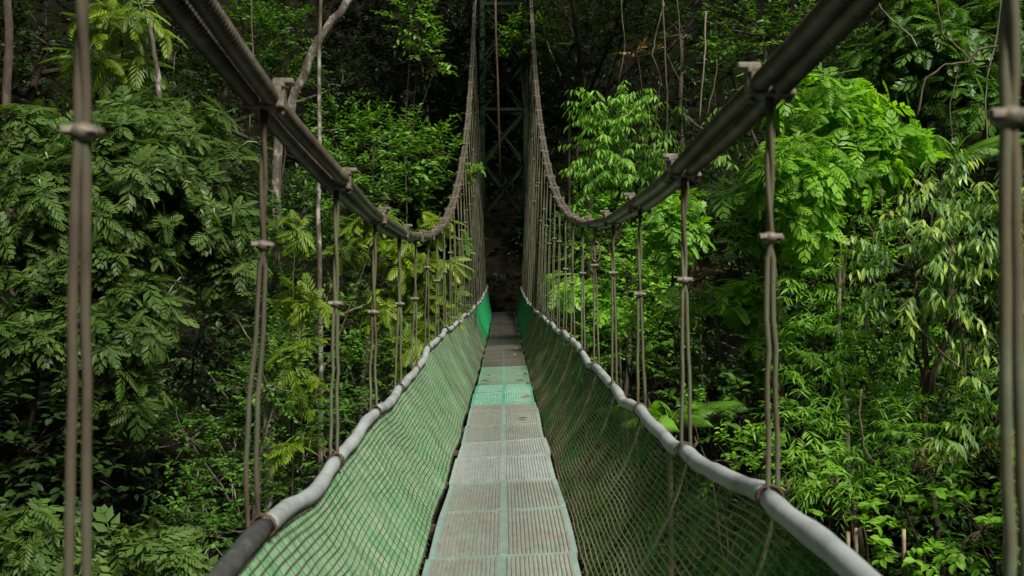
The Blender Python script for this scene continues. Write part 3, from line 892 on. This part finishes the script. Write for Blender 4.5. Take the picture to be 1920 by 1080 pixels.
plant('drooping_shrub', 'yellow-tipped drooping shrub low at the right edge', 'shrub', 'droop', 'droop',
      [(1880, 780, 12, 55, 55), (1850, 860, 12, 70, 45), (1900, 690, 12.4, 40, 50)], GR, .8, .30, .05, 1.0, .04)
plant('bamboo_clump', 'feathery column of narrow leaves behind the right hanger', 'bamboo', 'bamboo', 'bamboo',
      [(1520, 530, 14.6, 48, 80), (1530, 660, 14.6, 55, 90), (1510, 790, 14, 55, 85), (1560, 880, 13.6, 55, 60)], GR, 1.4, .66, .0, 1.0, .03)
plant('climbing_vine', 'tall leafy curtain of creeper hanging right of the feathery column', 'vine', 'small', 'bamboo',
      [(1640, 440, 14.4, 26, 60, .3), (1632, 540, 14.3, 24, 70, .3), (1645, 650, 14.1, 26, 70, .3), (1655, 760, 13.8, 28, 60, .3)], GR, 1.3, .45, -.1, 1.1, .02, bark=M_liana)
plant('climbing_vine', 'narrow leafy creeper hanging in the dark between third and second right hangers', 'vine', 'small', 'mid',
      [(1425, 470, 16, 18, 50, .3), (1415, 580, 16, 18, 50, .3), (1420, 690, 15.6, 20, 50, .3)], GR, 1.2, .5, -.1, 1.1, .02, bark=M_liana)
plant('climbing_vine', 'creeper wrapped round the lower pale blotchy trunk behind the left double hanger', 'vine', 'small', 'mid',
      [(520, 420, 18.6, 22, 50, .25), (512, 560, 18.6, 26, 80, .3), (505, 700, 18.6, 30, 70, .3)], GL, 1.4, .42, -.1, 1.3, .02, bark=M_liana)
plant('forest_tree', 'feathery shaded tree in the top right corner', 'tree', 'frond', 'mid',
      [(1730, 70, 18, 110, 80), (1650, 130, 18.5, 70, 60), (1800, 190, 18, 90, 70), (1870, 60, 18.5, 80, 90)], GR, .7, .5, .1, 1.1, .1)
plant('forest_tree', 'oval-leaved tree above the right cable clamp', 'tree', 'ovate', 'mid',
      [(1440, 60, 23, 100, 70), (1370, 130, 24, 60, 60), (1540, 60, 23, 70, 60)], GR, .6, .42, .0, 1.3, .1)
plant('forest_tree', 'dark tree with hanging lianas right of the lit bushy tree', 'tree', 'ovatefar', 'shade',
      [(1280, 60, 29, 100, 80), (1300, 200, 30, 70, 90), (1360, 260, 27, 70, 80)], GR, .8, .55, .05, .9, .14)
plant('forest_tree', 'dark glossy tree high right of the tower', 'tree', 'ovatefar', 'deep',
      [(1080, 80, 38, 70, 90), (1020, 60, 41, 40, 60), (1170, 60, 36, 90, 80), (1060, 210, 39, 50, 70), (1290, -260, 32, 300, 120, 5), (1560, -240, 35, 260, 120, 6), (1050, -330, 32, 200, 100, 5)], GR, .9, .42, .0, 1.0, .16)  # last three lobes, out of frame, added to shade far deck and forest
plant('leafy_shrub', 'drooping leafy sprig above third right hanger', 'shrub', 'droop', 'mid',
      [(1300, 245, 24, 50, 26, .5), (1330, 300, 24, 30, 25, .4)], GR, .5, .5, .0, 1.5, .03)
plant('leafy_shrub', 'small-leaved shrub in half shade behind the dipping right cable', 'shrub', 'small', 'bamboo',
      [(1140, 440, 25, 65, 70), (1200, 520, 22, 60, 70), (1080, 460, 27, 40, 70)], GR, .9, .5, .0, 1.6, .05)
plant('leafy_shrub', 'fresh green shrub outside the right netting at mid height', 'shrub', 'small', 'bamboo',
      [(1170, 640, 20, 60, 70), (1240, 610, 19, 55, 70), (1110, 640, 22, 40, 50)], GR, .9, .42, .0, 1.4, .04)
plant('leafy_shrub', 'broad-leaved shrub in the shade between second and third right hangers', 'shrub', 'broad', 'mid',
      [(1350, 690, 16, 80, 90), (1390, 780, 15, 60, 60), (1290, 690, 17, 40, 50)], GR, .8, .45, .05, .9, .04)
plant('leafy_shrub', 'bright leafy shrub at the foot of the right bank below the hose', 'shrub', 'broad', 'lime',
      [(1620, 960, 12.2, 95, 55), (1570, 900, 12.6, 50, 40), (1700, 1040, 11.6, 90, 50)], GR, .9, .42, .05, .75, .03)
plant('leafy_shrub', 'low broad-leaved shrub in the bottom right corner', 'shrub', 'broad', 'lime',
      [(1850, 990, 11.4, 80, 80), (1790, 930, 12, 60, 50), (1900, 900, 11.6, 40, 50)], GR, .8, .20, .05, .85, .03)
plant('leafy_shrub', 'feathery low shrub left of the fallen branch on the right bank', 'shrub', 'bamboo', 'bamboo',
      [(1700, 810, 13.2, 75, 55), (1780, 720, 13.6, 70, 50), (1720, 880, 12.8, 60, 40)], GR, .9, .42, .05, .9, .03)
plant('leafy_shrub', 'climbing shrub among the slanting bare stems', 'shrub', 'small', 'bamboo',
      [(1620, 640, 15.6, 50, 90), (1700, 660, 15.4, 70, 60), (1620, 480, 15.8, 60, 60), (1640, 780, 14.5, 50, 60)], GR, .9, .45, .05, 1.2, .03)
plant('leafy_shrub', 'yellowish shrub at netting height beside the second right hanger', 'shrub', 'small', 'lime',
      [(1370, 860, 13, 60, 45), (1440, 850, 12.6, 40, 60), (1300, 770, 15, 40, 30)], GR, .9, .32, .0, 1.1, .03)
# ---- behind the tower
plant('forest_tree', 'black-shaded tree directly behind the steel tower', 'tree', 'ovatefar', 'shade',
      [(945, 330, 55, 130, 180), (920, 80, 54, 110, 130), (1010, 150, 55, 90, 120), (940, -170, 50, 260, 110, 7), (945, 500, 51, 60, 70), (945, 585, 50, 60, 35)], GB, .8, .3, .0, 1.5, .25)  # lobe above the view added as shade canopy, doorway lobes to darken it
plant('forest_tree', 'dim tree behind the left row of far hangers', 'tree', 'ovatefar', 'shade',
      [(830, 400, 48, 80, 120), (780, 250, 50, 80, 90), (860, 500, 47, 40, 60), (760, -150, 44, 180, 110, 6)], GB, .8, .3, .0, 1.3, .2)  # last lobe is unseen canopy, added to darken the forest below
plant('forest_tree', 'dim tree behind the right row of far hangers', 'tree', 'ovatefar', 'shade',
      [(1060, 380, 48, 80, 120), (1080, 500, 46, 60, 60), (1130, -150, 44, 180, 110, 6)], GB, .8, .35, .0, 1.3, .2)  # unseen overhead lobe, added to keep light off the far forest
plant('sapling', 'lit sprig of leaves inside the upper tower frame', 'sapling', 'ovate', 'lime',
      [(978, 60, 41.6, 24, 34, .4), (960, 100, 41.6, 14, 18, .4)], GB, .45, .25, .0, 1.9, .03, root=(1.6, 44, 0.5))

plant('dry_fern', 'dry brown fern clump behind the third right hanger', 'fern', 'frond', 'brown', [(1325, 520, 16.6, 28, 18, .3)], GR, .8, .3, -.2, .8, .02)
plant('dry_sapling', 'small cluster of orange dying leaves high in the dark right of the tower', 'sapling', 'ovate', 'brown', [(1197, 100, 26, 13, 16, .2)], GR, 1.0, 1.0, -.3, 1.3, .015)
plant('dry_fern', 'brown dead leaf heap on the right bank near the fallen branch', 'leaf heap', 'bamboo', 'brown', [(1800, 850, 12.3, 60, 22, .3), (1870, 640, 12.5, 30, 25, .3)], GR, .7, .35, -.2, .8, .015)
# palms
def palm(label, c, group, n=9, S=1.5, up=.6, mat='bamboo'):
    root = np.array([c[0] + .1, c[1] + .3, min(float(ground_z(c[0], c[1] + .3)), c[2] - .3)])
    e = thing('palm', root, label, 'palm', group)
    th = np.arange(n) / n * 2 * math.pi + .9
    D = np.stack([np.cos(th), np.sin(th), np.full(n, up) + rng.normal(0, .2, n)], -1)
    N = np.stack([-np.cos(th) * .4, -np.sin(th) * .4, np.ones(n)], -1)
    V, Fs, T = instance(T_PALM, np.repeat(c[None], n, 0), D, N, S * rng.uniform(.8, 1.1, n), rng.uniform(.25, .6, n))
    mesh_np('crown', V - root, Fs, LM[mat], e, T, smooth=False)
    MB().tube(wiggle(root, c, 6, .01), np.linspace(.07, .05, 6), 8).build('trunk', M_bark, e, off=root)
palm('small palm with arching fronds above the drooping tree at right', at(1790, 300, 16), GR, 10, .95, 1.1)
palm('dark palm fronds showing between handrail and second right hanger', at(1255, 790, 15), GR, 9, .9, .8)
palm('shaded palm high on the right beside the tower', at(1065, 130, 37), GR, 9, 1.5, 1.0, 'deep')

# lone trunks and lianas
def stem(name, label, cat, pts, r0, r1, mat, group=None, amp=.02, sub=4):
    P = np.array([at(*p) for p in pts]); Q = []
    for a, b in zip(P[:-1], P[1:]):
        Q += list(wiggle(a, b, sub + 1, amp))[:-1]
    Q.append(P[-1])
    if name != 'liana' or True:
        o = MB().tube(Q, np.linspace(r0, r1, len(Q)), 8).build(name, mat)
    return tag(o, label, cat, group)
GLI = 'lianas and bare stems'
stem('tree_trunk', 'leaning pale blotchy tree trunk behind the left cable', 'tree trunk',
     [(500, 1000, 19), (505, 700, 19), (520, 480, 19), (524, 260, 19), (552, 190, 19), (590, 95, 19), (640, 20, 19), (700, -50, 19)], .105, .075, M_lichen, amp=.03)
stem('tree_trunk', 'thin straight mottled trunk left of the yellow-green shrub', 'tree trunk',
     [(602, 1000, 18), (601, 690, 18), (597, 400, 18), (599, 200, 18), (602, -40, 18)], .055, .03, M_lichen, amp=.012)
stem('tree_trunk', 'grey trunk at the far upper left edge', 'tree trunk', [(30, 700, 19), (14, 200, 19), (18, 0, 19), (20, -60, 19)], .09, .07, M_bark)
stem('tree_trunk', 'short blotchy stem above the flowering tree', 'tree trunk', [(320, 480, 16.4), (305, 200, 16.4), (295, 130, 16.4), (280, 30, 16.6)], .06, .03, M_lichen)
li = [
 ('long liana hanging from the top right of the lit bushy tree', [(1245, -20, 24), (1247, 110, 24), (1252, 190, 24), (1247, 270, 24), (1249, 330, 24)], .022, M_liana),
 ('crooked liana forking beside the long liana', [(1246, 5, 24.2), (1228, 70, 24.2), (1222, 100, 24.2), (1240, 150, 24.2), (1228, 250, 24.2), (1232, 330, 24.2)], .018, M_liana),
 ('pale straight stick hanging in the dark gap left of the right clamp', [(1326, 20, 22), (1322, 110, 22), (1312, 230, 22)], .022, M_palebark),
 ('short liana right of the pale stick', [(1345, 110, 22.2), (1340, 160, 22.2), (1326, 220, 22.2)], .014, M_liana),
 ('hooked liana left of the pale stick', [(1270, -10, 24), (1276, 60, 24), (1281, 120, 24), (1276, 125, 24)], .016, M_liana),
 ('loose liana sagging across the dark upper right', [(1250, 100, 24.4), (1275, 150, 24.4), (1295, 180, 24.4), (1302, 230, 24.4)], .012, M_liana),
 ('thin branch slanting down from the top near the right cable', [(1640, -5, 16.4), (1675, 35, 16.4), (1710, 65, 16.4), (1722, 90, 16.4)], .016, M_palebark),
 ('tangled bare branch left of the nearest right hanger', [(1930, 65, 15.6), (1880, 85, 15.6), (1840, 90, 15.6), (1820, 115, 15.6), (1775, 120, 15.6), (1740, 145, 15.6), (1720, 220, 15.6)], .022, M_liana),
 ('branch crossing over the tangled bare branch', [(1755, -10, 15.8), (1770, 60, 15.8), (1805, 95, 15.8), (1835, 125, 15.8), (1900, 120, 15.8)], .016, M_liana),
 ('thin vine dropping below the tangled branch', [(1800, 125, 15.7), (1785, 190, 15.7), (1788, 270, 15.7), (1785, 300, 15.7)], .012, M_liana),
 ('slanting pale stem under the lime tree', [(1590, 280, 14.9), (1608, 370, 14.9), (1640, 440, 14.9), (1665, 520, 14.9)], .020, M_palebark),
 ('second slanting stem crossing under the lime tree', [(1640, 360, 14.7), (1690, 430, 14.7), (1735, 490, 14.7)], .016, M_liana),
 ('long diagonal stem on the right bank', [(1690, 560, 13.0), (1730, 620, 13.0), (1790, 680, 13.0), (1860, 725, 13.0)], .020, M_liana),
 ('upright brown liana beside the feathery column', [(1602, 420, 14.8), (1600, 520, 14.8), (1597, 640, 14.8), (1595, 720, 14.8)], .016, M_liana),
 ('pale leaning vine stem right of the feathery column', [(1622, 560, 14.2), (1628, 660, 14.2), (1642, 740, 14.2), (1662, 790, 14.2)], .020, M_palebark),
 ('hooked vine curling low on the right bank', [(1619, 730, 12.6), (1616, 790, 12.6), (1620, 835, 12.6), (1635, 862, 12.6), (1652, 872, 12.6)], .015, M_liana),
 ('steep vine leaning right below the drooping tree', [(1640, 520, 13.8), (1665, 600, 13.8), (1690, 725, 13.8)], .016, M_liana),
 ('grey branch lying across the lower left bushes', [(680, 575, 19.5), (640, 590, 19.5), (590, 627, 19.5), (520, 628, 19.5)], .030, M_liana),
 ('forked bare twig in the dark hollow at left', [(410, 1000, 14.4), (365, 910, 14.4), (370, 890, 14.4), (378, 860, 14.4)], .016, M_palebark),
 ('pale bare branch spreading in the hollow left of the double hanger', [(430, 750, 15.4), (385, 690, 15.4), (357, 665, 15.4), (395, 590, 15.4), (410, 560, 15.4)], .020, M_palebark),
 ('crossing bare twig in the hollow left of the double hanger', [(470, 640, 15.6), (440, 590, 15.6), (410, 575, 15.6), (370, 540, 15.6)], .014, M_palebark),
 ('white curved twig below the flowering tree', [(305, 575, 13.6), (312, 555, 13.6), (340, 520, 13.6)], .014, M_palebark),
 ('straight vine hanging left of the drooping tree', [(1655, 330, 14.6), (1660, 450, 14.6), (1652, 600, 14.6)], .011, M_liana),
 ('slim dark vine dropping between the feathery column and slanting stems', [(1585, 300, 15.2), (1580, 450, 15.2), (1586, 620, 15.2)], .012, M_bark),
 ('grey vine looping down beside the top right hanger', [(1880, -10, 16), (1868, 90, 16), (1850, 190, 16), (1862, 300, 16)], .014, M_palebark),
 ('wavy vine in the dark right of the tower', [(1165, -10, 27), (1172, 80, 27), (1160, 160, 27)], .014, M_liana),
 ('thin vine hanging left of the pale blotchy trunk', [(470, -20, 20), (476, 120, 20), (468, 260, 20)], .014, M_liana),
 ('bare vine slanting down in front of the lower right shrubs', [(1790, 560, 12.6), (1810, 640, 12.6), (1815, 760, 12.6)], .011, M_liana),
 ('brown stem behind the netting near first hanger gap', [(1330, 540, 16), (1345, 620, 16), (1355, 700, 16)], .030, M_liana),
]
for lab, pts, r, mt in li:
    stem('liana', lab, 'liana', pts, r, r * .7, mt, GLI, .012)
stem('fallen_branch', 'brown dead branch lying on the right bank', 'branch', [(1930, 800, 12.4), (1870, 835, 12.4), (1790, 865, 12.4), (1725, 885, 12.5)], .03, .012, M_liana, None, .02)
for (px, py, lab) in ((1592, 1010, 'cut pale stump with slanted top at the foot of right bank'), (1607, 1003, 'taller cut stump beside the slanted one'), (1697, 1005, 'lone short cut stump to the right on the bank')):
    p = at(px, py, 11.6)
    o = MB().tube([p - [0, 0, .6], p - [0, 0, .1], p + [0, 0, .07]], [.026, .024, .023], 9).build('stump', M_stump)
    tag(o, lab, 'stump', 'cut stumps on the bank')

# ground cover on the banks: nobody could count it
def cover(name, label, mat, sgn, n, S, xr, yr, hmax, base, tm=T_OV):
    x = sgn * (rng.random(n) * (xr[1] - xr[0]) + xr[0]); y = rng.random(n) * (yr[1] - yr[0]) + yr[0]
    z = ground_z(x, y) + rng.random(n) ** 1.6 * hmax
    keep = np.array([mnoise.noise(Vector((a * .55, b * .55, c * .4))) > -.22 for a, b, c in zip(x, y, z)])
    keep &= ~((np.abs(x) < 1.6) & (z > -2.2) & (y < 43))
    P = np.stack([x, y, z], -1)[keep]
    D = np.stack([-sgn * np.full(len(P), .35), np.full(len(P), -.3), np.full(len(P), .5)], -1) + rng.normal(0, .5, P.shape)
    V, Fs, T = twigs(tm, P, D, 8, .45, S, np.clip(base + rng.normal(0, .16, len(P)), 0, 1), droop=.3)
    o = mesh_np(name, V, Fs, LM[mat], None, T, smooth=False)
    tag(o, label, 'undergrowth', kind='stuff')
cover('undergrowth', 'shaded undergrowth covering the left bank', 'deep', -1, 22000, .17, (1.5, 26), (8, 50), 1.9, .45)
cover('undergrowth', 'leafy undergrowth covering the right bank', 'deep', 1, 22000, .16, (1.5, 26), (8, 50), 1.7, .55)
cover('undergrowth', 'fresh low undergrowth at the foot of the right bank', 'mid', 1, 5000, .13, (3.5, 9.5), (9, 20), 1.0, .45)
cover('undergrowth', 'dark undergrowth on the slope beyond the tower', 'shade', 1, 7000, .26, (-20, 20), (44, 70), 3.0, .3)

# fallen leaves on the deck
def fallen(px, d, col, S, label):
    x = d * ((px - 960) / F + AX)
    z = deck_z(d) + .030
    V, Fs, T = instance(T_OV, np.zeros((1, 3)), np.array([[math.cos(px), math.sin(px), .12]]), np.array([[rng.normal(0, .25), rng.normal(0, .25), 1.0]]), np.array([S]), np.array([col]))
    o = mesh_np('fallen_leaf', V, Fs, LM['brown'] if col < .95 else LEAFY, None, T, smooth=False)
    o.location = (x, d, z)
    tag(o, label, 'leaf', 'dry leaves lying on the deck')
LEAFY = leaf_mat('yellow leaf', (.3, .2, .02), (.4, .3, .03), (.5, .4, .03))
for px, d, col, S, lab in [
    (904, 17.2, .2, .20, 'large dark dry leaf at left edge of green deck'), (900, 16.9, .6, .16, 'tan leaf beside the large dark one on green deck'),
    (912, 17.9, .5, .13, 'brown leaf at the far left of faded green panel'), (983, 17.3, .5, .18, 'brown leaf at right edge of green deck'),
    (986, 16.7, .7, .16, 'pale brown leaf nearest the right net on green deck'), (980, 18.2, .4, .14, 'brown leaf on the faded green panel at right'),
    (996, 14.6, .9, .15, 'pale leaf on the bright green panel at right edge'), (989, 12.2, .1, .13, 'small black leaf on the worn panel at right'),
    (882, 11.6, .1, .07, 'tiny black leaf on the worn panel at left'), (972, 24.5, 1.0, .22, 'yellow leaf on the far deck at right'),
    (966, 23, .98, .2, 'yellow streaked leaf in the middle of far deck'), (909, 24, .6, .2, 'brown leaf at far left of the dim deck'),
    (906, 22.0, .7, .2, 'tan leaf on the dim deck near left net'), (975, 27, .97, .2, 'yellow brown leaf farthest along at right'),
    (914, 28, .5, .2, 'reddish leaf farthest along at left')]:
    fallen(px, d, col, S, lab)
